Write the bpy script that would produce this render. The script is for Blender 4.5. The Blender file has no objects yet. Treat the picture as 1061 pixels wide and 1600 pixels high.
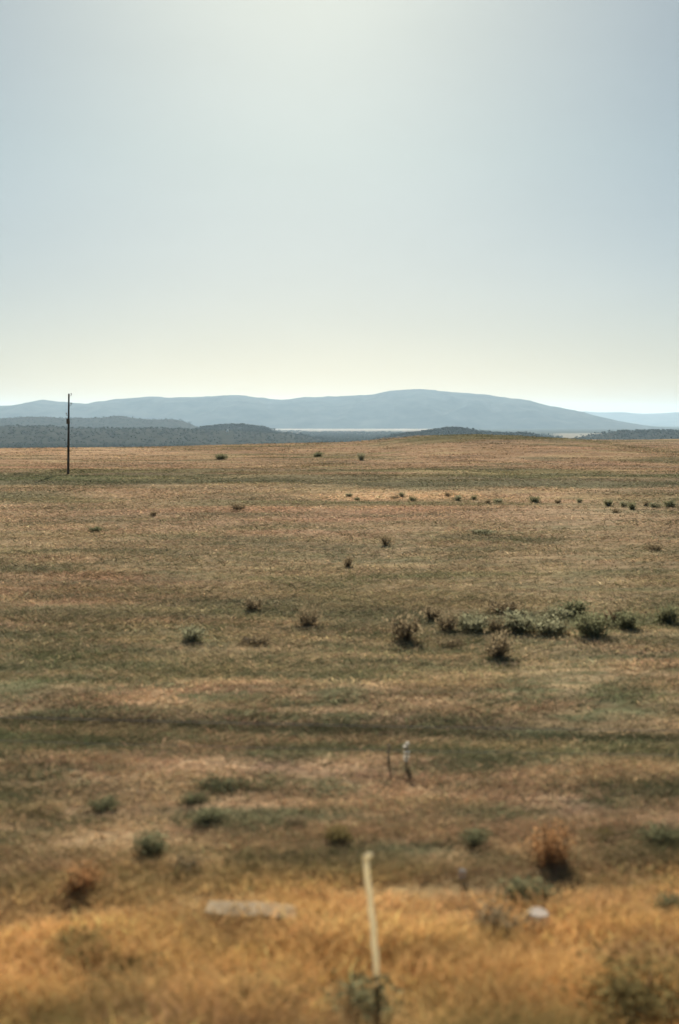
import bpy, math, random
import numpy as np
from mathutils import Vector
R = math.radians
S = bpy.context.scene
C = S.collection
rng = np.random.default_rng(7)
random.seed(7)

# ------------------------------------------------------------------ camera
H, F, PITCH = 5.0, 1800.0, math.atan(140/1800)
cam = bpy.data.objects.new('camera', bpy.data.cameras.new('camera'))
C.objects.link(cam)
cam.location = (0, 0, H)
cam.rotation_euler = (math.pi/2-PITCH, 0, 0)
cam.data.sensor_fit = 'VERTICAL'; cam.data.sensor_height = 36; cam.data.sensor_width = 24
cam.data.lens = 36*F/1600
cam.data.clip_start = .1; cam.data.clip_end = 90000
cam.data.dof.use_dof = True
cam.data.dof.focus_distance = 110
cam.data.dof.aperture_fstop = 0.6
S.camera = cam

# ------------------------------------------------------------------ sky, sun, exposure
SUN_EL, SUN_AZ = R(28), R(-1.7)          # azimuth from +Y towards +X
W = bpy.data.worlds.new('World'); S.world = W; W.use_nodes = True
nt = W.node_tree; nt.nodes.clear()
sky = nt.nodes.new('ShaderNodeTexSky'); sky.sky_type = 'NISHITA'; sky.sun_disc = False
sky.sun_elevation = SUN_EL; sky.sun_rotation = SUN_AZ
sky.altitude = 1500; sky.air_density = 1.0; sky.dust_density = 3.2; sky.ozone_density = 0.3
bg = nt.nodes.new('ShaderNodeBackground'); bg.inputs[1].default_value = .0375
wo = nt.nodes.new('ShaderNodeOutputWorld')
gm = nt.nodes.new('ShaderNodeGamma'); gm.inputs[1].default_value = .8      # a hazy sky: brightness evened out, hues kept soft
nt.links.new(sky.outputs[0], gm.inputs[0]); vt = nt.nodes.new('ShaderNodeVectorMath'); vt.operation = 'MULTIPLY'; 
tg = nt.nodes.new('ShaderNodeTexCoord'); sx = nt.nodes.new('ShaderNodeSeparateXYZ'); rp = nt.nodes.new('ShaderNodeValToRGB')   # dusty warm low air, clearer above
rp.color_ramp.elements[0].position = .0; rp.color_ramp.elements[0].color = (.85, .865, .955, 1)
rp.color_ramp.elements[1].position = .22; rp.color_ramp.elements[1].color = (.85, 1.0, 1.01, 1)
nt.links.new(tg.outputs['Generated'], sx.inputs[0]); nt.links.new(sx.outputs[2], rp.inputs[0]); nt.links.new(rp.outputs[0], vt.inputs[1])
hs_ = nt.nodes.new('ShaderNodeHueSaturation'); hs_.inputs['Saturation'].default_value = 1.3
nt.links.new(gm.outputs[0], hs_.inputs['Color']); nt.links.new(hs_.outputs[0], vt.inputs[0]); 
nz_ = nt.nodes.new('ShaderNodeTexNoise'); nz_.inputs['Scale'].default_value = 2.2; nz_.inputs['Detail'].default_value = 5       # very faint uneven veil
mp_ = nt.nodes.new('ShaderNodeMapping'); mp_.inputs['Scale'].default_value = (1, 1, 3.2); mp_.inputs['Rotation'].default_value = (0, .35, 0)
mr_ = nt.nodes.new('ShaderNodeMapRange'); mr_.inputs[1].default_value = .35; mr_.inputs[2].default_value = .7; mr_.inputs[3].default_value = .985; mr_.inputs[4].default_value = 1.06
sc_ = nt.nodes.new('ShaderNodeVectorMath'); sc_.operation = 'SCALE'
nt.links.new(tg.outputs['Generated'], mp_.inputs[0]); nt.links.new(mp_.outputs[0], nz_.inputs['Vector']); nt.links.new(nz_.outputs['Fac'], mr_.inputs[0])
nt.links.new(vt.outputs[0], sc_.inputs[0]); nt.links.new(mr_.outputs[0], sc_.inputs['Scale']); nt.links.new(sc_.outputs[0], bg.inputs[0]); nt.links.new(bg.outputs[0], wo.inputs[0])
ld = bpy.data.lights.new('sun', 'SUN'); ld.energy = 4.3; ld.angle = R(.6); ld.color = (1, .93, .82)
sun = bpy.data.objects.new('sun', ld); C.objects.link(sun)
sdir = Vector((math.sin(SUN_AZ)*math.cos(SUN_EL), math.cos(SUN_AZ)*math.cos(SUN_EL), math.sin(SUN_EL)))
sun.rotation_euler = sdir.to_track_quat('Z', 'Y').to_euler(); sun.location = (0, 0, 50)
S.view_settings.view_transform = 'Standard'; S.view_settings.look = 'None'
S.view_settings.gamma = 1; S.view_settings.exposure = 1.0

# ------------------------------------------------------------------ helpers
def lat(ix, iy, seed):
    n = (ix.astype(np.int64)*374761393+iy.astype(np.int64)*668265263+seed*1442695041) & 0xffffffff
    n = ((n ^ (n >> 13))*1274126177) & 0xffffffff
    n = ((n ^ (n >> 16))*2246822519) & 0xffffffff
    return ((n ^ (n >> 15)) & 0xffffff)/float(0xffffff)
def vn(x, y, seed=0):
    x = np.asarray(x, float); y = np.asarray(y, float)
    ix = np.floor(x); iy = np.floor(y); fx = x-ix; fy = y-iy
    fx = fx*fx*(3-2*fx); fy = fy*fy*(3-2*fy)
    a = lat(ix, iy, seed); b = lat(ix+1, iy, seed); c = lat(ix, iy+1, seed); d = lat(ix+1, iy+1, seed)
    return (a*(1-fx)+b*fx)*(1-fy)+(c*(1-fx)+d*fx)*fy
def fbm(x, y, seed=0, o=4):
    x = np.asarray(x, float); y = np.asarray(y, float)
    s = 0; a = .5; t = 0
    for k in range(o):
        s = s+a*vn(x*2**k+k*17.3, y*2**k-k*9.1, seed+k); t += a; a *= .5
    return s/t
def sm(a, b, x):
    t = np.clip((np.asarray(x, float)-a)/(b-a), 0, 1); return t*t*(3-2*t)
FW = Vector((0, math.cos(PITCH), -math.sin(PITCH))); UP = Vector((0, math.sin(PITCH), math.cos(PITCH)))
def ray(px, py): return FW+Vector((1, 0, 0))*((px-530.5)/F)+UP*((800-py)/F)
def far(px, py, Y):
    d = ray(px, py); t = Y/d.y; return Vector((0, 0, H))+d*t
LOW = -75.0
def terrain(x, y):
    x = np.asarray(x, float); y = np.asarray(y, float)
    z = (fbm(x/9, y/6, 3, 3)-.5)*.35*sm(5, 14, y)+(fbm(x/60, y/35, 5, 3)-.5)*.9*sm(40, 90, y)
    z = z+.10*np.exp(-((y-16.4+x*.06)/1.2)**2)-.10*np.exp(-((y-18.6+x*.06)/1.3)**2)
    # low knoll right of centre
    z = z+2.5*np.exp(-np.abs((x-29)/21.)**3-((y-205)/34.)**2)*(.9+.25*fbm(x/8, y/12, 8))
    z = z+.75*np.exp(-np.abs((x-8)/20.)**2.5-((y-235)/40.)**2)
    edge = 205+70*sm(-60, -5, x)+60*sm(30, 70, x)+18*(fbm(x/40, y*0+2, 21)-.5)
    drop = sm(0, 1, (y-edge)/380.)
    z = z*(1-drop)+drop*(LOW+6*(fbm(x/900, y/900, 31)-.5)*sm(600, 1500, y))
    return z
def ground(px, py):
    z = 0.
    for _ in range(25):
        d = ray(px, py); t = (z-H)/d.z; x = d.x*t; y = d.y*t
        z = .5*z+.5*float(terrain(x, y))
    return Vector((x, y, float(terrain(x, y))))
_a = ground(0, 1129); _b = ground(1061, 1156); TR = (_a.y-_a.x*(_b.y-_a.y)/(_b.x-_a.x), (_b.y-_a.y)/(_b.x-_a.x))   # an old overgrown rut
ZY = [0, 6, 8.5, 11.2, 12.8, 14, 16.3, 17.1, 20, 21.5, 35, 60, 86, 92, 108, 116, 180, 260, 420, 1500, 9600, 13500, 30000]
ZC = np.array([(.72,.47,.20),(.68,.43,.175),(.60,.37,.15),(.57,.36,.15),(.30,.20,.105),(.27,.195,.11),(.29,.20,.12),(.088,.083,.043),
 (.092,.086,.045),(.21,.165,.095),(.225,.17,.10),(.27,.195,.125),(.30,.21,.13),(.15,.135,.085),(.17,.14,.085),(.27,.185,.115),(.29,.195,.12),
 (.27,.19,.12),(.27,.20,.13),(.115,.105,.07),(.14,.12,.08),(.40,.35,.28),(.42,.38,.31)])
def zonecol(x, y, fine=1.0):
    x = np.asarray(x, float); y = np.asarray(y, float)
    yy = y*(1+(.10-.06*np.exp(-((y-18)/4.)**2))*(fbm(x/6, y/4, 41, 3)-.5))+x*.06*np.clip(1-y/60, 0, 1)+(fbm(x/1.9, y/1.6, 43, 3)-.5)*5*np.exp(-((y-12.6)/1.8)**2)+(fbm(x/50, y/30, 47, 2)-.5)*10*sm(70, 90, y)
    c = np.stack([np.interp(yy, ZY, ZC[:, k]) for k in range(3)], -1)
    k = sm(25, 90, y)
    g1 = fbm(x/3.2, y/1.1, 51, 4)*(1-k)+fbm(x/22, y/9, 52, 5)*k; g2 = fbm(x/1.5, y/.6, 61, 3)*(1-k)+fbm(x/8, y/4, 62, 4)*k
    g3 = fbm(x/9, y/4, 71, 3)*(1-k)+fbm(x/40, y/22, 72, 4)*k
    def mix(c, col, m): return c*(1-m[..., None])+np.array(col)*m[..., None]
    nearf = sm(11, 14, y)
    c = mix(c, (.105, .115, .055), sm(.52, .72, g1)*.62*nearf+sm(.62, .78, g1)*.35*(1-nearf))
    c = mix(c, (.36, .20, .13), sm(.52, .75, g3)*.45*nearf)
    c = mix(c, (.40, .31, .17), sm(.55, .8, g2)*.45)
    c = mix(c, (.15, .12, .09), sm(.6, .85, 1-g2)*.5)
    g4 = fbm(x/.85, y/.32, 63, 3); nz = sm(11.5, 13.5, y)*(1-sm(24, 34, y))
    c = mix(c, (.11, .115, .062), sm(.50, .62, g4)*.85*nz)
    c = mix(c, (.13, .12, .05), sm(.54, .68, fbm(x/1.1, y/.5, 64, 3))*.8*(1-sm(9, 12, y)))
    c = mix(c, (.44, .31, .18), sm(.52, .66, 1-g4)*.55*nz)
    g5 = fbm(x/2.6, y/1.5, 65, 4); c = mix(c, (.12, .115, .07), sm(.52, .70, g5)*.6*sm(18, 30, y)*(1-sm(70, 110, y)))
    g5 = fbm(x/.9, y/.5, 66, 3); c = mix(c, (.12, .115, .07), sm(.53, .70, g5)*.6*sm(15, 24, y)*(1-sm(45, 70, y)))
    g5 = fbm(x/7, y/4.5, 67, 4); c = mix(c, (.14, .13, .08), sm(.52, .70, g5)*.6*sm(50, 90, y)*(1-sm(400, 500, y)))
    ang = (x/np.maximum(y, 1))*F+530.5
    c = mix(c, (.24, .21, .155), sm(3600, 4700, y)*(1-sm(9000, 12000, y))*sm(740, 870, ang)*(1-sm(950, 1000, ang)))
    c = mix(c, (.055, .06, .045), sm(5200, 6200, y)*sm(680, 720, ang)*(1-sm(850, 880, ang))+sm(8200, 9200, y)*sm(850, 880, ang))
    # bare pale strip in the middle distance and its thinner run to the left
    yc = 80.5-.05*(x-5)+3*(fbm(x/20, x*0, 81)-.5)
    s = np.exp(-((y-yc)/3.0)**2)*sm(-6, 2, x)*(1-sm(7, 12, x))*.85+np.exp(-((y-90)/2.0)**2)*(1-sm(-8, 4, x))*.45
    c = mix(c, (.50, .34, .20), s*(.6+.6*g2))
    c = mix(c, (.46, .32, .2), np.exp(-((y-190)/22.)**2)*(1-sm(-40, -12, x))*.6)
    c = mix(c, (.10, .095, .055), np.exp(-np.abs((x-29-(y-205)*.1)/21.)**3-((y-212)/20.)**2)*.8*sm(.2, .6, g1+.12))
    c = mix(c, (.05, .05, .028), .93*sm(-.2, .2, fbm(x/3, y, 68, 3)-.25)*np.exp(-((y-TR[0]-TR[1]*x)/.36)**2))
    return np.clip(c*(1.18+.30*sm(11, 14, y)-.14*sm(45, 90, y)+.13*sm(12, 15, y)*(1-sm(60, 90, y)))[..., None], .01, 1)

def mesh_np(name, V, Fc, n=4):
    me = bpy.data.meshes.new(name)
    V = np.ascontiguousarray(V, np.float32); Fc = np.ascontiguousarray(Fc, np.int32)
    me.vertices.add(len(V)); me.vertices.foreach_set('co', V.ravel())
    me.loops.add(Fc.size); me.loops.foreach_set('vertex_index', Fc.ravel())
    me.polygons.add(len(Fc)); me.polygons.foreach_set('loop_start', np.arange(0, Fc.size, n, dtype=np.int32))
    me.polygons.foreach_set('loop_total', np.full(len(Fc), n, np.int32))
    me.update(calc_edges=True)
    return me
def setcol(me, col):
    a = me.color_attributes.new('tint', 'FLOAT_COLOR', 'POINT')
    a.data.foreach_set('color', np.concatenate([col, np.ones((len(col), 1))], 1).astype(np.float32).ravel())
def link(name, me, mat=None, parent=None, smooth=False):
    o = bpy.data.objects.new(name, me); C.objects.link(o)
    if mat: me.materials.append(mat)
    if smooth: me.polygons.foreach_set('use_smooth', np.ones(len(me.polygons), bool))
    if parent: o.parent = parent
    return o
def tag(o, label=None, cat=None, group=None, kind=None):
    if label: o['label'] = label
    if cat: o['category'] = cat
    if group: o['group'] = group
    if kind: o['kind'] = kind
    return o
def empty(name, loc, rz=0):
    o = bpy.data.objects.new(name, None); C.objects.link(o); o.location = loc; o.rotation_euler[2] = rz
    o.empty_display_size = .2
    return o

class MB:
    def __init__(s): s.v = []; s.f = []
    def tube(s, pts, rad, n=10, cap=True):
        pts = [Vector(p) for p in pts]; rings = []
        for i, p in enumerate(pts):
            d = (pts[min(i+1, len(pts)-1)]-pts[max(i-1, 0)]).normalized()
            a = d.cross(Vector((0, 1, 0)) if abs(d.y) < .9 else Vector((1, 0, 0))).normalized(); b = d.cross(a)
            r = rad[i] if isinstance(rad, (list, tuple)) else rad
            base = len(s.v)
            for k in range(n):
                t = 2*math.pi*k/n; s.v.append(p+a*math.cos(t)*r+b*math.sin(t)*r)
            rings.append(base)
        for i in range(len(rings)-1):
            for k in range(n):
                a, b = rings[i], rings[i+1]
                s.f.append((a+k, a+(k+1) % n, b+(k+1) % n, b+k))
        if cap:
            s.f.append(tuple(rings[0]+k for k in range(n))[::-1]); s.f.append(tuple(rings[-1]+k for k in range(n)))
        return s
    def hull(s, bottom, top):
        n = len(bottom); b = len(s.v); s.v += [Vector(p) for p in bottom]+[Vector(p) for p in top]
        for k in range(n): s.f.append((b+k, b+(k+1) % n, b+n+(k+1) % n, b+n+k))
        s.f.append(tuple(b+k for k in range(n))[::-1]); s.f.append(tuple(b+n+k for k in range(n)))
        return s
    def box(s, c, d):
        x, y, z = c; a, b, h = d[0]/2, d[1]/2, d[2]/2
        q = [(-a, -b), (a, -b), (a, b), (-a, b)]
        return s.hull([(x+i, y+j, z-h) for i, j in q], [(x+i, y+j, z+h) for i, j in q])
    def build(s, name, mat, parent=None, bevel=0, smooth=False):
        me = bpy.data.meshes.new(name); me.from_pydata([tuple(v) for v in s.v], [], s.f); me.update()
        if smooth: me.polygons.foreach_set('use_smooth', np.ones(len(me.polygons), bool))
        o = link(name, me, mat, parent)
        if bevel:
            m = o.modifiers.new('b', 'BEVEL'); m.width = bevel; m.segments = 2
        return o

# ------------------------------------------------------------------ materials
def mat_plain(name, col, rough=.85, noise=.0, scale=8, col2=None, bump=0, metal=0):
    m = bpy.data.materials.new(name); m.use_nodes = True; t = m.node_tree; p = t.nodes['Principled BSDF']
    p.inputs['Roughness'].default_value = rough; p.inputs['Metallic'].default_value = metal
    p.inputs['Specular IOR Level'].default_value = .2
    tc = t.nodes.new('ShaderNodeTexCoord'); n = t.nodes.new('ShaderNodeTexNoise'); n.inputs['Scale'].default_value = scale
    n.inputs['Detail'].default_value = 6; n.inputs['Roughness'].default_value = .65
    t.links.new(tc.outputs['Object'], n.inputs['Vector'])
    r = t.nodes.new('ShaderNodeValToRGB'); r.color_ramp.elements[0].position = .35; r.color_ramp.elements[1].position = .68
    c2 = col2 or tuple(c*.6 for c in col)
    r.color_ramp.elements[0].color = (*c2, 1); r.color_ramp.elements[1].color = (*col, 1)
    t.links.new(n.outputs['Fac'], r.inputs[0]); t.links.new(r.outputs[0], p.inputs['Base Color'])
    if bump:
        b = t.nodes.new('ShaderNodeBump'); b.inputs['Distance'].default_value = bump; b.inputs['Strength'].default_value = .8
        t.links.new(n.outputs['Fac'], b.inputs['Height']); t.links.new(b.outputs[0], p.inputs['Normal'])
    return m
def mat_leaf(name, trans=.3, col=None, var=.35):
    """thin leaves and blades: own colour (tint attribute or constant) with slight random change, part translucent"""
    m = bpy.data.materials.new(name); m.use_nodes = True; t = m.node_tree; t.nodes.clear()
    out = t.nodes.new('ShaderNodeOutputMaterial'); d = t.nodes.new('ShaderNodeBsdfDiffuse'); tr = t.nodes.new('ShaderNodeBsdfTranslucent')
    mx = t.nodes.new('ShaderNodeMixShader'); mx.inputs[0].default_value = trans
    if col is None:
        a = t.nodes.new('ShaderNodeVertexColor'); a.layer_name = 'tint'; src = a.outputs[0]
    else:
        tc = t.nodes.new('ShaderNodeTexCoord'); n = t.nodes.new('ShaderNodeTexNoise'); n.inputs['Scale'].default_value = 5
        n.inputs['Detail'].default_value = 4; t.links.new(tc.outputs['Object'], n.inputs['Vector'])
        r = t.nodes.new('ShaderNodeValToRGB'); r.color_ramp.elements[0].position = .35; r.color_ramp.elements[1].position = .65
        r.color_ramp.elements[0].color = (*[c*(1-var) for c in col], 1); r.color_ramp.elements[1].color = (*[c*(1+var) for c in col], 1)
        t.links.new(n.outputs['Fac'], r.inputs[0]); src = r.outputs[0]
    t.links.new(src, d.inputs[0]); t.links.new(src, tr.inputs[0])
    t.links.new(d.outputs[0], mx.inputs[1]); t.links.new(tr.outputs[0], mx.inputs[2]); t.links.new(mx.outputs[0], out.inputs[0])
    return m
def mat_ground():
    m = bpy.data.materials.new('dry_steppe_soil'); m.use_nodes = True; t = m.node_tree; p = t.nodes['Principled BSDF']
    p.inputs['Roughness'].default_value = 1; p.inputs['Specular IOR Level'].default_value = 0
    a = t.nodes.new('ShaderNodeVertexColor'); a.layer_name = 'tint'
    tc = t.nodes.new('ShaderNodeTexCoord'); mp = t.nodes.new('ShaderNodeMapping'); mp.inputs['Scale'].default_value = (.35, 1, 1)
    t.links.new(tc.outputs['Object'], mp.inputs[0])
    def noise(s, d=5):
        n = t.nodes.new('ShaderNodeTexNoise'); n.inputs['Scale'].default_value = s; n.inputs['Detail'].default_value = d
        n.inputs['Roughness'].default_value = .7; t.links.new(mp.outputs[0], n.inputs['Vector']); return n
    n1 = noise(1.6, 8); n2 = noise(.09, 8)
    mr = t.nodes.new('ShaderNodeMapRange'); mr.inputs[1].default_value = .3; mr.inputs[2].default_value = .7
    mr.inputs[3].default_value = .55; mr.inputs[4].default_value = 1.25; t.links.new(n1.outputs['Fac'], mr.inputs[0])
    mr2 = t.nodes.new('ShaderNodeMapRange'); mr2.inputs[1].default_value = .3; mr2.inputs[2].default_value = .7
    mr2.inputs[3].default_value = .75; mr2.inputs[4].default_value = 1.2; t.links.new(n2.outputs['Fac'], mr2.inputs[0])
    ml = t.nodes.new('ShaderNodeMath'); ml.operation = 'MULTIPLY'; t.links.new(mr.outputs[0], ml.inputs[0]); t.links.new(mr2.outputs[0], ml.inputs[1])
    vm = t.nodes.new('ShaderNodeVectorMath'); vm.operation = 'SCALE'; t.links.new(a.outputs[0], vm.inputs[0]); t.links.new(ml.outputs[0], vm.inputs['Scale'])
    t.links.new(vm.outputs[0], p.inputs['Base Color'])
    b = t.nodes.new('ShaderNodeBump'); b.inputs['Distance'].default_value = .12; b.inputs['Strength'].default_value = .7
    t.links.new(n1.outputs['Fac'], b.inputs['Height']); t.links.new(b.outputs[0], p.inputs['Normal'])
    return m
def mat_hill(name, ca, cb, scale):
    m = mat_plain(name, ca, 1, col2=cb, scale=scale); m.node_tree.nodes['Principled BSDF'].inputs['Specular IOR Level'].default_value = 0
    return m
M_ground = mat_ground(); M_grass = mat_leaf('dry_grass', .38)
M_leaf = {'olive': mat_leaf('dry_olive_leaf', .4, (.24, .19, .08)), 'green': mat_leaf('grey_green_leaf', .5, (.29, .28, .17)), 'brown': mat_leaf('brown_twig_leaf', .5, (.27, .21, .125)),
          'dark': mat_leaf('dark_green_leaf', .5, (.21, .21, .115)), 'rust': mat_leaf('rust_orange_leaf', .35, (.45, .26, .12))}
M_stem = mat_plain('shrub_stem', (.16, .12, .085), scale=20)
M_pole = mat_plain('weathered_pole_wood', (.10, .085, .07), scale=3, col2=(.05, .045, .04), bump=.01)
M_por = mat_plain('dull_porcelain', (.22, .2, .18), .4)
M_iron = mat_plain('rusty_iron', (.14, .10, .07), .7)
M_paint = mat_plain('aged_white_paint', (.90, .84, .66), .6, scale=9, col2=(.74, .66, .48), bump=.003)
M_post = mat_leaf('translucent_post_plastic', .55, (.90, .84, .66), .06)
M_wire = mat_plain('galvanised_wire', (.5, .48, .43), .55, scale=2, metal=.3)
M_wood = mat_plain('grey_stake_wood', (.22, .18, .13), scale=6, bump=.004)
M_conc = mat_plain('pale_concrete', (.40, .31, .19), scale=5, col2=(.30, .22, .12), bump=.01)
M_stone = mat_plain('pale_stone', (.62, .52, .42), scale=9, col2=(.45, .37, .28), bump=.01)
M_far = mat_leaf('far_tree_leaf', .05, (.045, .055, .032), .5)
M_white = mat_plain('white_wall', (.85, .84, .8), .7, scale=.5, col2=(.8, .79, .75)); M_roof = mat_plain('tin_roof', (.7, .7, .7), .5)
M_dark = mat_plain('dark_door', (.08, .07, .06))

# ------------------------------------------------------------------ ground: one sheet to the horizon
ys = np.concatenate([np.linspace(-120, 4, 26)[:-1], np.linspace(4, 34, 170)[:-1], np.geomspace(34, 700, 330)[:-1], np.geomspace(700, 46000, 120)])
s = np.linspace(-1, 1, 361); s = np.sign(s)*np.abs(s)**1.25
X = s[None, :]*(46+np.maximum(ys, 0)*1.0)[:, None]
Y = np.repeat(ys[:, None], len(s), 1)
Z = terrain(X, Y)
V = np.stack([X, Y, Z], -1).reshape(-1, 3)
nr, nc = X.shape
ii = (np.arange(nr-1)[:, None]*nc+np.arange(nc-1)[None, :]).ravel()
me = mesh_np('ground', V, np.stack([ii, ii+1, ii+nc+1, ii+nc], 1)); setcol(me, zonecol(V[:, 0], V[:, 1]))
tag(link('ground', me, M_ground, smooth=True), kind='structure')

# ------------------------------------------------------------------ far hills and mountains
def hill(name, Y0, prof, depth, mat, base=LOW-3, nx=260, ny=26, rough=.1, seed=1, ridge=.35, trees=0):
    """a ridge whose crest follows the profile [(px, py)] at distance Y0, with real depth front and back"""
    px = np.array([p[0] for p in prof], float); py = np.array([p[1] for p in prof], float)
    t = np.linspace(px[0], px[-1], nx); cy = np.interp(t, px, py)
    k = np.ones(5)/5; cy = np.concatenate([cy[:2], np.convolve(cy, k, 'valid'), cy[-2:]])
    cx = np.zeros(nx); cz = np.zeros(nx)
    for i in range(nx):
        p = far(t[i], cy[i], Y0); cx[i] = p.x; cz[i] = p.z
    cz = cz+(fbm(cx/(Y0*.016), cx*0+seed, seed+50, 4)-.5)*Y0*.0022
    hgt = np.maximum(cz-base, .5)
    v = np.linspace(-1, 1, ny*2+1)
    U, Vv = np.meshgrid(np.arange(nx), v, indexing='ij')
    yy = Y0+Vv*depth
    xx = cx[U]*(yy/Y0)**.0
    pr = 1-np.abs(Vv)**1.5
    gul = fbm(xx/(depth*.28), yy/(depth*.9), seed, 4); g2 = 1-np.abs(2*fbm(xx/(depth*.18), yy/(depth*.5), seed+9, 3)-1)
    edge = np.abs(Vv)*(1-np.abs(Vv))*4
    zz = base+hgt[U]*np.clip(pr*(1-rough*.0)+edge*ridge*(gul*.6+g2*.4-.62), 0, 1.0)
    zz += hgt.max()*rough*.12*(fbm(xx/(depth*.03), yy/(depth*.03), seed+4, 3)-.5)*(pr > 0)
    P = np.stack([xx, yy, zz], -1).reshape(-1, 3); n2 = ny*2+1
    ii = (np.arange(nx-1)[:, None]*n2+np.arange(n2-1)[None, :]).ravel()
    me = mesh_np(name, P, np.stack([ii, ii+n2, ii+n2+1, ii+1], 1))
    return tag(link(name, me, mat, smooth=True), kind='structure'), (xx, yy, zz)
M_mt = mat_hill('mountain_scrub', (.10, .105, .09), (.045, .055, .048), .0022)
M_mesa = mat_hill('mesa_scrub', (.075, .07, .05), (.035, .04, .028), .02)
hill('mountain', 30000, [(-600, 640), (-300, 640), (700, 660), (820, 648), (880, 645), (930, 643), (1000, 645), (1061, 645), (1200, 642), (1500, 646), (1900, 655)], 3000, M_mt, seed=77)
hill('mountain', 17000, [(-900, 650), (-600, 640), (-300, 630), (-120, 634), (0, 634), (35, 633), (50, 629), (64, 624), (80, 626), (100, 628), (130, 631), (160, 626), (185, 623), (230, 620), (262, 621), (300, 620),
  (350, 618.5), (385, 618), (402, 622), (425, 624), (455, 624), (480, 621), (520, 619), (560, 618), (582, 616), (600, 611), (625, 610), (650, 608.5), (690, 611), (720, 614), (760, 617), (800, 622), (830, 628), (860, 634), (895, 641), (920, 648), (960, 658), (1010, 668), (1080, 679), (1200, 682)],
  2600, M_mt, seed=12, nx=520, ridge=.65, ny=40)
mesas = []
mesas.append(hill('mesa', 8200, [(-700, 660), (-500, 652), (-200, 650), (0, 654), (60, 652), (120, 653), (190, 651), (212, 653), (235, 656), (270, 654), (283, 656), (298, 663), (312, 670), (330, 676), (360, 682)], 700, M_mesa, seed=3, rough=.3))
mesas.append(hill('mesa', 5600, [(290, 684), (312, 672), (322, 666), (345, 665), (375, 663), (392, 666), (415, 670), (428, 676), (450, 684)], 350, M_mesa, seed=5, rough=.3, nx=120))
mesas.append(hill('wooded_rise', 4700, [(-800, 668), (-300, 664), (0, 667), (60, 665), (110, 668), (200, 669), (300, 671), (370, 673), (440, 677), (480, 682), (510, 690)], 900, M_mesa, seed=16, rough=.2))
RISE = mesas[-1][1]
mesas.append(hill('mesa', 4300, [(590, 690), (630, 679), (655, 676), (678, 674), (700, 670), (728, 671), (745, 676), (790, 679), (815, 677), (832, 680), (846, 686), (858, 692), (880, 697)], 350, M_mesa, seed=6, rough=.3, nx=180))
mesas.append(hill('mesa', 4800, [(885, 697), (908, 688), (928, 681), (955, 676), (985, 673), (1020, 672), (1061, 673), (1150, 672), (1300, 676), (1500, 672), (1700, 690)], 420, M_mesa, seed=8, rough=.3, nx=220))

# ------------------------------------------------------------------ far woods on the lowland (beyond counting)
def tree_cloud(name, P, hts, mat, label):
    """each tree: three uneven leafy clumps over a short bole"""
    n = len(P); base = np.array([(1, 0, 0), (0, 1, 0), (-1, 0, 0), (0, -1, 0), (0, 0, 1), (0, 0, -1)], float)
    fc = np.array([(0, 1, 4), (1, 2, 4), (2, 3, 4), (3, 0, 4), (1, 0, 5), (2, 1, 5), (3, 2, 5), (0, 3, 5)])
    K = 3
    cen = P[:, None, :]+np.stack([rng.normal(0, .32, (n, K))*hts[:, None], rng.normal(0, .32, (n, K))*hts[:, None], (rng.uniform(.35, .7, (n, K)))*hts[:, None]], -1)
    rr = hts[:, None]*rng.uniform(.26, .46, (n, K))
    Vv = cen[:, :, None, :]+base[None, None]*rr[:, :, None, None]*rng.uniform(.7, 1.3, (n, K, 6, 1))
    Vv = Vv.reshape(-1, 3)
    Fc = (fc[None]+np.arange(n*K)[:, None, None]*6).reshape(-1, 3)
    return tag(link(name, mesh_np(name, Vv, Fc, 3), mat), label, 'woodland', kind='stuff')
def scatter_wood(n, pxr, Yr, dens):
    a = rng.uniform(pxr[0], pxr[1], n*3); y = 1/rng.uniform(1/Yr[1], 1/Yr[0], n*3)
    x = (a-530.5)/F*y
    ang = x/y*F+530.5
    m = (fbm(x/160, y/260, 91, 3) > dens) & (y < np.interp(ang+rng.normal(0, 8, len(y)), [640, 700, 750, 800, 850, 880, 915, 945, 1000], [12000, 11000, 10000, 9000, 7000, 4900, 4700, 8000, 10000]))
    x, y = x[m][:n], y[m][:n]
    return np.stack([x, y, terrain(x, y)-.3], -1)
P = np.concatenate([scatter_wood(34000, (-500, 480), (2300, 11000), .30), scatter_wood(17000, (470, 900), (3300, 9600), .28),
                    scatter_wood(9000, (860, 1600), (3600, 8200), .38)])
tree_cloud('far_wood', P, rng.uniform(6, 11, len(P))*(.5+1.1*fbm(P[:, 0]/45, P[:, 1]/120, 95, 3)), M_far, 'dark juniper woodland covering the far lowland')
Pm = []
for o, (xx, yy, zz) in mesas:
    f = zz.ravel(); k = rng.integers(0, f.size, 6000); k = k[f[k] > LOW+1]
    Pm.append(np.stack([xx.ravel()[k], yy.ravel()[k], f[k]], -1))
Pm = np.concatenate(Pm)+rng.normal(0, 1, (sum(map(len, Pm)), 3))*np.array([16, 20, 0])
Pm = Pm[~((np.abs((Pm[:, 0]-(355-530.5)/F*Pm[:, 1])) < 22) & (Pm[:, 1] < 4750))]
tree_cloud('hill_wood', Pm, rng.uniform(3.5, 9, len(Pm)), M_far, 'scattered dark trees on the low flat hills')

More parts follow.
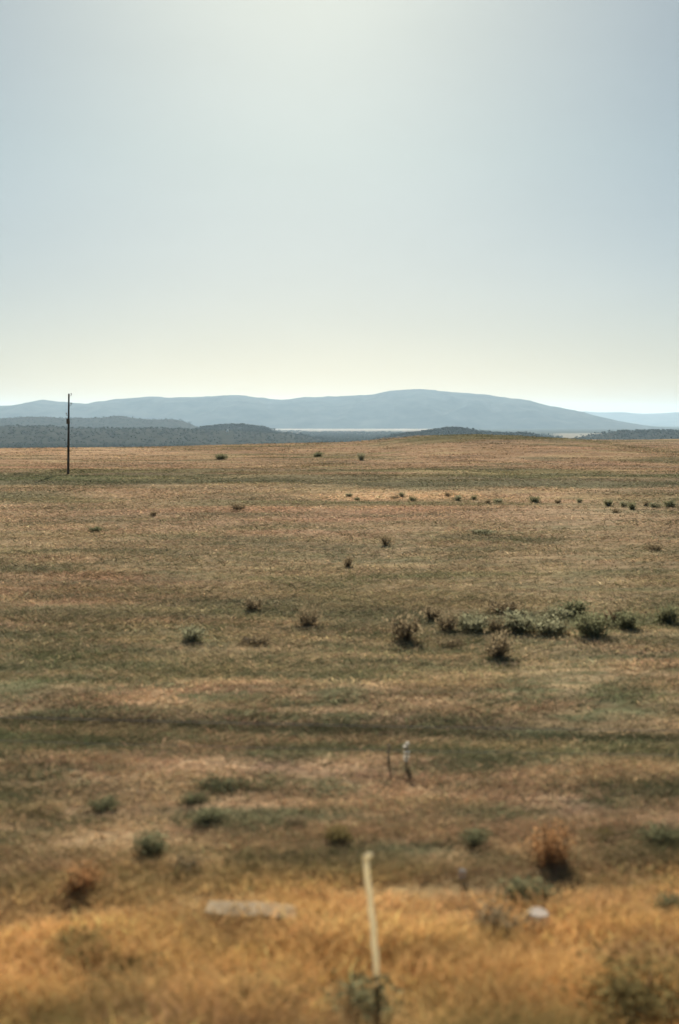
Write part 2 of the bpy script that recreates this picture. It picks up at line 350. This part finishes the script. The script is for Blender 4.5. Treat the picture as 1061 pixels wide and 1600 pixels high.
# ------------------------------------------------------------------ grass
POST = ground(590, 1546)
def blades(name, n, ylo, yhi, nb, hgt, wmin, label, spread=.35, clump=.12, side=.42, seed=0, lodge=1.3, log=False, fade=None):
    r = np.random.default_rng(seed+100)
    y = np.exp(r.uniform(np.log(ylo), np.log(yhi), n)) if log else np.sqrt(r.uniform(ylo**2, yhi**2, n)); x = (r.uniform(-1, 1, n))*(side*y+1.2)
    col = zonecol(x, y); h = hgt*r.uniform(.55, 1.35, n)*(.35+1.3*fbm(x/(.9+y*.02), y/(.5+y*.015), 15, 2))
    h = h*(1-.6*sm(9.5, 12.8, y)*(name == 'bank_grass'))*(.08+.92*sm(.3, .9, np.hypot(x-POST[0], (y-POST[1]+.2)*.8)))
    z = terrain(x, y)
    # uneven cover: bare gaps between the tufts
    keep = fbm(x/np.clip(y*.05, .8, 5), y/np.clip(y*.03, .5, 3), 19, 3)+r.uniform(-.2, .2, n) > .40
    yw = y+(fbm(x/1.7, y/1.4, 43, 3)-.5)*(6 if name == 'bank_grass' else 0)
    if fade: keep &= r.uniform(0, 1, n) < (sm(fade[0], fade[1], yw) if fade[0] < fade[1] else 1-sm(fade[1], fade[0], yw))
    x, y, z, h, col = x[keep], y[keep], z[keep], h[keep], col[keep]; n = len(x)
    kind = r.uniform(0, 1, n); dk = (kind < .17) & (y > 12); lt = kind > .88
    col = np.where(dk[:, None], col*np.array([.46, .52, .48]), col); col = np.where(lt[:, None], col*1.45, col); h = h*np.where(dk, 1.5, 1)
    col = col*r.uniform(.65, 1.4, (n, 1))*r.uniform(.93, 1.07, (n, 3))
    N = n*nb; ti = np.repeat(np.arange(n), nb)
    cl = clump*np.clip(y/12, 1, 6)
    bx = x[ti]+r.normal(0, 1, N)*cl[ti]*2.6; by = y[ti]+r.normal(0, 1, N)*cl[ti]
    ang = r.uniform(0, 2*np.pi, N); L = h[ti]*r.uniform(.6, 1.2, N)
    lean = r.uniform(.1, 1., N)*spread*2
    wind = np.where(r.uniform(0, 1, N) < .5, .9, -.35)
    dx = np.cos(ang)*lean*1.9+wind*lodge; dy = np.sin(ang)*lean*.45
    w = np.maximum(wmin, .00085*y[ti])*r.uniform(.6, 1.4, N)
    fa = r.uniform(-.9, .9, N); wx = np.cos(fa)*w*.5; wy = np.sin(fa)*w*.5
    bz = z[ti]-.02
    mx, my, mz = bx+dx*L*.35, by+dy*L*.35, bz+L*np.clip(.62*1.6/(lodge+.3), .3, .62)
    tx, ty, tz = bx+dx*L*1.0, by+dy*L, bz+L*np.clip((1.05-.25*lean)*1.6/(lodge+.3), .3, 1)
    V = np.stack([np.stack([bx-wx, by-wy, bz], -1), np.stack([bx+wx, by+wy, bz], -1), np.stack([mx+wx*.8, my+wy*.8, mz], -1),
                  np.stack([mx-wx*.8, my-wy*.8, mz], -1), np.stack([tx, ty, tz], -1)], 1).reshape(-1, 3)
    b = np.arange(N)[:, None]*5
    Fc = np.concatenate([b+np.array([0, 1, 2]), b+np.array([0, 2, 3]), b+np.array([3, 2, 4])], 0)
    me = mesh_np(name, V, Fc, 3); c = np.repeat(np.clip(col[ti]*r.uniform(.8, 1.2, (N, 1)), .01, .9), 5, 0); setcol(me, c)
    return tag(link(name, me, M_grass), label, 'grass', kind='stuff')
blades('bank_grass', 9800, 4.6, 14.6, 34, .27, .007, 'tall orange tan dry grass along the near bank', spread=.5, seed=1, side=.5, fade=(13.2, 10.5))
blades('field_grass', 17000, 10.5, 36, 22, .14, .012, 'mixed olive and tan tussock grass around the wire fence', spread=.5, seed=2, lodge=2.4, fade=(36, 26))
blades('field_grass', 9000, 10.5, 20, 24, .15, .009, 'short tan and dark olive grass between the bank and the fence', spread=.5, seed=9, lodge=2.2, fade=(20, 17))
blades('plain_grass', 62000, 25, 330, 12, .16, .02, 'short dry tan and olive grass over the open plain', spread=.5, seed=3, lodge=2.8, log=True, fade=(25, 34))

# ------------------------------------------------------------------ shrubs
def shrub_meshes(seed, kind, flat=False, n_leaf=900):
    r = np.random.default_rng(seed)
    nst = 22; st = MB(); tips = []
    for k in range(nst):
        a = r.uniform(0, 2*math.pi); q = r.uniform(.15, 1)**.6; hh = r.uniform(.55, .98)*(1-.35*q)
        tip = Vector((math.cos(a)*q*.5, math.sin(a)*q*.5, hh)); mid = Vector((tip.x*.6+r.normal()*.05, tip.y*.6+r.normal()*.05, tip.z*.5))
        st.tube([(0, 0, -.05), mid, tip], [.022, .014, .005], 4, False); tips.append((mid, tip))
    P = []
    for i in range(n_leaf):
        m, t = tips[r.integers(nst)]; u = r.uniform(-.75, 1.08)
        p = m.lerp(t, u); s = .10+.04*r.uniform()
        P.append((p.x+r.normal()*s, p.y+r.normal()*s, max(.02, p.z+r.normal()*s*.9)))
    P = np.array(P); n = len(P); ln = r.uniform(.03, .075, n); wd = ln*r.uniform(.3, .6, n)
    d = r.normal(0, 1, (n, 3)); d[:, 2] = np.abs(d[:, 2])+.4; d /= np.linalg.norm(d, axis=1)[:, None]
    e = np.cross(d, r.normal(0, 1, (n, 3))); e /= np.linalg.norm(e, axis=1)[:, None]
    V = np.stack([P-e*wd[:, None]*.5, P+d*ln[:, None]*.5, P+e*wd[:, None]*.5, P+d*ln[:, None]*1.3], 1)
    V = np.stack([P, P+d*ln[:, None]+e*wd[:, None], P+d*ln[:, None]*2, P+d*ln[:, None]-e*wd[:, None]], 1).reshape(-1, 3)
    lf = mesh_np('foliage', V, np.arange(n*4).reshape(-1, 4)); lf.materials.append(M_leaf[kind])
    sm_ = bpy.data.meshes.new('stem'); sm_.from_pydata([tuple(v) for v in st.v], [], st.f); sm_.materials.append(M_stem)
    return lf, sm_
PROTO = {k: [shrub_meshes(300+i*7+len(k), k, n_leaf=nl) for i in range(3)] for k, nl in (('green', 1100), ('brown', 800), ('dark', 1200), ('rust', 900), ('olive', 1500))}
def shrub(px, py, w, h, kind, label, group, name='shrub', cat='shrub'):
    p = ground(px, py); sc = p.y/F/math.cos(PITCH)
    o = empty(name, p-Vector((0, 0, .02)), random.uniform(0, 6.28))
    k = 1.18 if group == G1 else 1.0
    o.scale = (w*sc*k, w*sc*k, h*sc*1.08)
    lf, st = random.choice(PROTO[kind])
    a = bpy.data.objects.new('foliage', lf); C.objects.link(a); a.parent = o
    b = bpy.data.objects.new('stem', st); C.objects.link(b); b.parent = o
    return tag(o, label, cat, group)
G1 = 'shrubs standing in the middle of the plain'
for a in [
 (395, 954, 26, 28, 'brown', 'small upright olive shrub alone left of centre, with a thin shadow under it'),
 (481, 978, 32, 36, 'brown', 'upright brown shrub standing alone near the centre of the plain'),
 (302, 1000, 34, 26, 'green', 'small rounded grey green shrub standing alone left of the olive one'),
 (400, 1004, 46, 14, 'brown', 'low flat dull brown shrub between the grey green and upright brown ones'),
 (634, 1000, 48, 50, 'brown', 'large pale brown shrub at the left end of the shrub patch'),
 (675, 968, 26, 28, 'brown', 'thin brown shrub just behind the large pale brown one'),
 (699, 985, 32, 34, 'brown', 'middle sized brown shrub right of the large pale brown one'),
 (702, 1010, 36, 16, 'brown', 'low spreading brown shrub in front of the middle sized brown one'),
 (776, 1026, 44, 46, 'brown', 'round brown shrub standing nearest in front of the green patch'),
 (738, 985, 48, 32, 'green', 'leftmost green shrub of the shrub patch'),
 (776, 986, 36, 26, 'brown', 'brown shrub squeezed between the leftmost and second green shrubs'),
 (815, 986, 58, 36, 'green', 'wide green shrub, second from the left in the patch'),
 (786, 956, 50, 22, 'brown', 'low brownish shrub behind the wide green one'),
 (861, 990, 52, 32, 'green', 'green shrub in the middle of the patch, right of the wide one'),
 (896, 962, 42, 30, 'dark', 'dark green shrub standing farthest back in the patch'),
 (872, 966, 36, 22, 'green', 'small green shrub left of the farthest dark one'),
 (922, 994, 52, 42, 'dark', 'biggest dark green shrub at the front right of the patch'),
 (958, 974, 36, 36, 'brown', 'brown shrub behind and right of the biggest dark green one'),
 (981, 982, 38, 32, 'dark', 'dark shrub closing the right end of the patch'),
 (1043, 974, 34, 34, 'dark', 'dense dark green shrub alone by the right edge of the picture'),
 (543, 886, 14, 22, 'brown', 'tiny narrow brown shrub standing above centre of the plain'),
 (603, 852, 14, 20, 'brown', 'tiny narrow brown shrub right of and behind its centre lookalike'),
 (1022, 860, 26, 14, 'brown', 'flat brown shrub on the open plain near the right edge'),
 (752, 834, 40, 8, 'green', 'very low green shrub mat on the plain right of centre'),
 (150, 830, 20, 8, 'dark', 'small dark low shrub on the plain below the pole'),
 (240, 806, 10, 10, 'brown', 'tiny brown shrub right of the pole beyond the dark low one'),
 (372, 796, 22, 12, 'brown', 'small dull shrub between the pole and the pale bare strip'),
]: shrub(*a, G1)
G2 = 'small shrubs on the far rise'
for a in [
 (345, 718, 24, 10, 'dark', 'dark flat shrub on the far rise, nearest to the pole'),
 (498, 714, 20, 9, 'dark', 'dark flat shrub in the middle of the far rise'),
 (564, 719, 13, 13, 'green', 'upright green shrub on the far rise, right of the middle dark one'),
]: shrub(*a, G2)
ordn = ['first', 'second', 'third', 'fourth', 'fifth', 'sixth', 'seventh', 'eighth', 'ninth', 'tenth', 'eleventh', 'twelfth', 'thirteenth', 'fourteenth', 'fifteenth', 'sixteenth', 'seventeenth', 'eighteenth', 'nineteenth', 'twentieth']
row = [(545, 776, 12, 7), (558, 782, 9, 6), (617, 780, 16, 8), (628, 776, 10, 9), (645, 783, 12, 8), (700, 776, 12, 9), (715, 782, 12, 10), (741, 781, 9, 8),
       (762, 787, 9, 9), (779, 786, 16, 9), (835, 785, 20, 11), (872, 786, 12, 8), (905, 785, 10, 8), (950, 790, 14, 11), (962, 801, 14, 8), (975, 792, 12, 11), (987, 796, 14, 13), (1010, 790, 12, 10), (1024, 793, 18, 10), (1047, 792, 22, 12)]
for i, (px, py, w, h) in enumerate(row):
    k = ('green', 'dark', 'brown')[(i*7) % 3]
    shrub(px, py, w, h, k, '%s small bush from the left in the far row by the pale bare strip' % ordn[i], 'row of small bushes by the pale bare strip', 'bush', 'bush')
G3 = 'shrubs and tussocks on the near bank'
for a in [
 (238, 1334, 58, 42, 'dark', 'dark blue green shrub left of centre at the top of the orange bank'),
 (330, 1284, 58, 26, 'dark', 'dark spreading tussock behind and right of the blue green shrub'),
 (348, 1228, 80, 14, 'dark', 'long low dark tussock left of the small banded stakes'),
 (305, 1250, 50, 14, 'dark', 'low dark tussock between the long one and the spreading one'),
 (165, 1260, 54, 16, 'dark', 'low dark tussock farthest left behind the bank'),
 (530, 1318, 44, 32, 'olive', 'green shrub just left of the top of the tall white post'),
 (465, 1290, 40, 22, 'brown', 'brown tussock left of and behind the green shrub by the post'),
 (742, 1318, 54, 28, 'dark', 'dark green tussock right of the tall white post'),
 (860, 1350, 74, 70, 'rust', 'tall rust orange shrub on the right of the bank'),
 (935, 1310, 46, 20, 'olive', 'low green tussock behind and right of the rust orange shrub'),
 (1032, 1318, 58, 34, 'dark', 'dark shrub at the right edge behind the bank'),
 (830, 1404, 90, 34, 'dark', 'wide low dark tussock in front of the rust orange shrub'),
 (1048, 1418, 60, 26, 'dark', 'dark tussock at the right edge in front of the dark shrub'),
 (130, 1388, 84, 48, 'rust', 'rust brown shrub on the left of the orange bank'),
 (292, 1356, 60, 26, 'brown', 'brown shrub below the dark blue green one'),
 (782, 1458, 90, 54, 'brown', 'dull brown shrub left of the small pale flat stone'),
 (566, 1592, 130, 62, 'dark', 'dark green tussock at the foot of the tall white post'),
 (125, 1498, 100, 44, 'olive', 'low green tussock on the left of the bank bottom'),
 (195, 1545, 130, 44, 'olive', 'long olive tussock below the other left one'),
 (412, 1590, 130, 54, 'olive', 'dark low tussock at the bottom left of the white post'),
 (1005, 1572, 180, 66, 'olive', 'wide dark shrub in the bottom right corner'),
]: shrub(*a, G3)

# ------------------------------------------------------------------ utility pole
def pole():
    b = ground(106.5, 741); t = far(108, 615, b.y); h = t.z-b.z
    o = tag(empty('utility_pole', b), 'tall dark wooden utility pole standing alone on the left of the plain', 'pole')
    lean = t.x-b.x-.02
    m = MB(); m.tube([(0, 0, -.3), (lean*.5, 0, h*.5), (lean, 0, h)], [.12, .10, .075], 14); m.build('shaft', M_pole, o, smooth=True)
    for dz, s in ((.12, 1), (1.0, 1), (1.95, -1)):
        z = h-dz; x = lean*(z/h)
        a = MB(); a.tube([(x+s*.06, 0, z-.1), (x+s*.22, 0, z-.08), (x+s*.22, 0, z+.05)], .018, 6); bk = a.build('bracket', M_iron, o)
        a = MB(); a.tube([(x+s*.22, 0, z+.02), (x+s*.22, 0, z+.05), (x+s*.22, 0, z+.08), (x+s*.22, 0, z+.11), (x+s*.22, 0, z+.17)], [.035, .06, .04, .055, .025], 10)
        a.build('insulator', M_por, o, smooth=True)
    a = MB(); a.box((0, 0, 0), (.30, .2, .5)); q = a.build('equipment_box', M_iron, o, .02); q.location = (lean*.7-.02, -.16, h-2.6)
pole()

# ------------------------------------------------------------------ tall white post near the camera
def post():
    b = ground(590, 1546); sc = b.y/F
    t = far(571, 1343, b.y); v = t-b
    o = tag(empty('marker_post', b), 'tall leaning cream white post with a bent top on the near bank', 'post')
    m = MB(); n = 14; pts = []; rad = []
    for i in range(n):
        u = -.06+1.06*i/(n-1); w = math.sin(u*math.pi)*.012
        pts.append(v*u+Vector((w+.004*math.sin(i*2.1), .004*math.cos(i*1.7), 0))); rad.append(.029-.003*u+.0012*math.sin(i*1.9))
    m.tube(pts, rad, 12); m.build('shaft', M_post, o, smooth=True)
    m = MB(); m.tube([v*.985, v*1.0+Vector((.008, 0, .022)), v*1.0+Vector((.03, 0, .042)), v*1.0+Vector((.06, -.01, .05))], [.0262, .027, .024, .015], 12)
    m.build('bent_top', M_post, o, smooth=True)
post()

# ------------------------------------------------------------------ wire fence, stakes
def fence():
    def fp(px): return ground(px, 1196+(px-530)*.022)
    o = tag(empty('wire_fence', fp(530)), 'low fence of two thin pale wires on slim stakes crossing the plain', 'fence')
    o0 = Vector(o.location)
    pxs = [-1250, -60, 1130, 2320]
    posts = [fp(p) for p in pxs]
    hs = [.27, .62]
    for i, p in enumerate(posts):
        m = MB(); q = p-o0; l = random.uniform(-.03, .03)
        m.tube([q+Vector((0, 0, -.2)), q+Vector((l*.5, 0, .35)), q+Vector((l, 0, .68))], [.014, .013, .012], 8); m.build('stake', M_wood, o, smooth=True)
    for hh in hs:
        m = MB(); pts = []
        for a, b in zip(posts[:-1], posts[1:]):
            for k in range(10):
                u = k/10; q = a.lerp(b, u)-o0; pts.append(q+Vector((0, -.024, hh-.03*4*u*(1-u)-.0)))
        m.tube(pts, .004 if hh < .5 else .006, 5); m.build('wire', M_wire, o)
fence()
def banded(px, y0, y1, label, bands, s, colm):
    b = ground(px, y1); h = (y1-y0)/F*b.y*1.03
    o = tag(empty('banded_stake', b), label, 'stake', 'small banded stakes by the fence')
    m = MB(); m.tube([(0, 0, -.1), (.0, 0, h*.5), (.006, 0, h)], .016*s, 8); m.build('stick', M_wood, o, smooth=True)
    for u, dx, w in bands:
        m = MB(); z = h*u
        m.tube([(dx, 0, z-.018), (dx, 0, z-.01), (dx, 0, z+.01), (dx, 0, z+.018)], [.018*s, w*s, w*s, .018*s], 10); m.build('band', colm, o, smooth=True)
banded(635, 1160, 1198, 'short stake with stacked white bands standing by the fence', [(.95, .014, .034), (.82, -.012, .042), (.58, .006, .045), (.40, 0, .046), (.26, -.006, .032)], 1, M_paint)
banded(607, 1163, 1196, 'fainter short stake left of the bright banded one', [(.9, .01, .024), (.6, 0, .028), (.35, 0, .026)], .8, mat_plain('faded_band', (.36, .32, .24)))

# ------------------------------------------------------------------ slab, stones, white building
def slab():
    p = ground(392, 1440); sc = p.y/F
    o = MB(); hw = 74*sc
    rag = [(-hw, -.10), (-hw*.4, -.13), (hw*.3, -.11), (hw, -.12), (hw*1.0, .16), (hw*.35, .18), (-hw*.5, .17), (-hw*.98, .15)]
    o.hull([(x, y, -.12) for x, y in rag], [(x, y, .13+.01*math.sin(x*9)) for x, y in rag])
    q = o.build('concrete_slab', M_conc, None, .012); q.location = p+Vector((0, .05, -.03)); q.rotation_euler = (R(4), R(1.5), R(-3))
    tag(q, 'long low pale concrete slab half sunk in the orange grass', 'slab')
slab()
def stone(px, py, w, d, hh, label, seed):
    p = ground(px, py); r = random.Random(seed); n = 9; ring = []
    for k in range(n):
        a = 2*math.pi*k/n; q = r.uniform(.8, 1.15); ring.append((math.cos(a)*w/2*q, math.sin(a)*d/2*q))
    m = MB(); m.hull([(x, y, -.06) for x, y in ring], [(x*.88, y*.85, hh*r.uniform(.85, 1.15)) for x, y in ring])
    q = m.build('flat_stone', M_stone, None, .01); q.location = p+Vector((0, 0, .10)); q.rotation_euler = (R(12), R(4), R(-8))
    tag(q, label, 'stone')
stone(840, 1446, .27, .22, .05, 'pale pinkish flat stone lying on the right of the bank', 4)
stone(722, 1378, .11, .08, .04, 'tiny white stone between the white post and the rust shrub', 9)
def house():
    xx, yy, zz = RISE; s_ = (zz-H)/yy; q = np.abs(xx/yy*F-(355-530.5))*.5+np.abs(660-s_*F-674.5)+(yy > 4700)*99   # on the front slope of the wooded rise
    i = np.unravel_index(np.argmin(q), q.shape); p = Vector((xx[i], yy[i], 0)); z = float(zz[i])-1; Hh = 9
    o = tag(empty('white_building', (p.x, p.y, z)), 'tiny bright white building far off in the dark woodland', 'building')
    m = MB(); m.box((0, 0, Hh/2), (8, 7, Hh)); m.build('wall', M_white, o)
    m = MB(); m.hull([(-4.5, -4, Hh+.01), (4.5, -4, Hh+.01), (4.5, 4, Hh+.01), (-4.5, 4, Hh+.01)], [(-.1, -4, Hh+1.8), (.1, -4, Hh+1.8), (.1, 4, Hh+1.8), (-.1, 4, Hh+1.8)]); m.build('roof', M_white, o)
    m = MB(); m.box((0, -3.53, 1.2), (1.2, .08, 2.4)); m.build('door', M_dark, o)
house()

# ------------------------------------------------------------------ haze
me = bpy.data.meshes.new('haze'); bm = MB(); x0, x1, y0, y1, z0, z1 = -47000, 47000, -130, 46500, LOW-8, 560
bm.box(((x0+x1)/2, (y0+y1)/2, (z0+z1)/2), (x1-x0, y1-y0, z1-z0))
hm = bpy.data.materials.new('haze'); hm.use_nodes = True; t = hm.node_tree; t.nodes.clear()
ho = t.nodes.new('ShaderNodeOutputMaterial'); pv = t.nodes.new('ShaderNodeVolumePrincipled')
pv.inputs['Color'].default_value = (.60, .83, 1, 1); pv.inputs['Density'].default_value = 2.7e-5; pv.inputs['Anisotropy'].default_value = .35
t.links.new(pv.outputs[0], ho.inputs['Volume'])
tag(bm.build('haze', hm), 'thin pale haze over the whole plain', 'haze', kind='stuff')
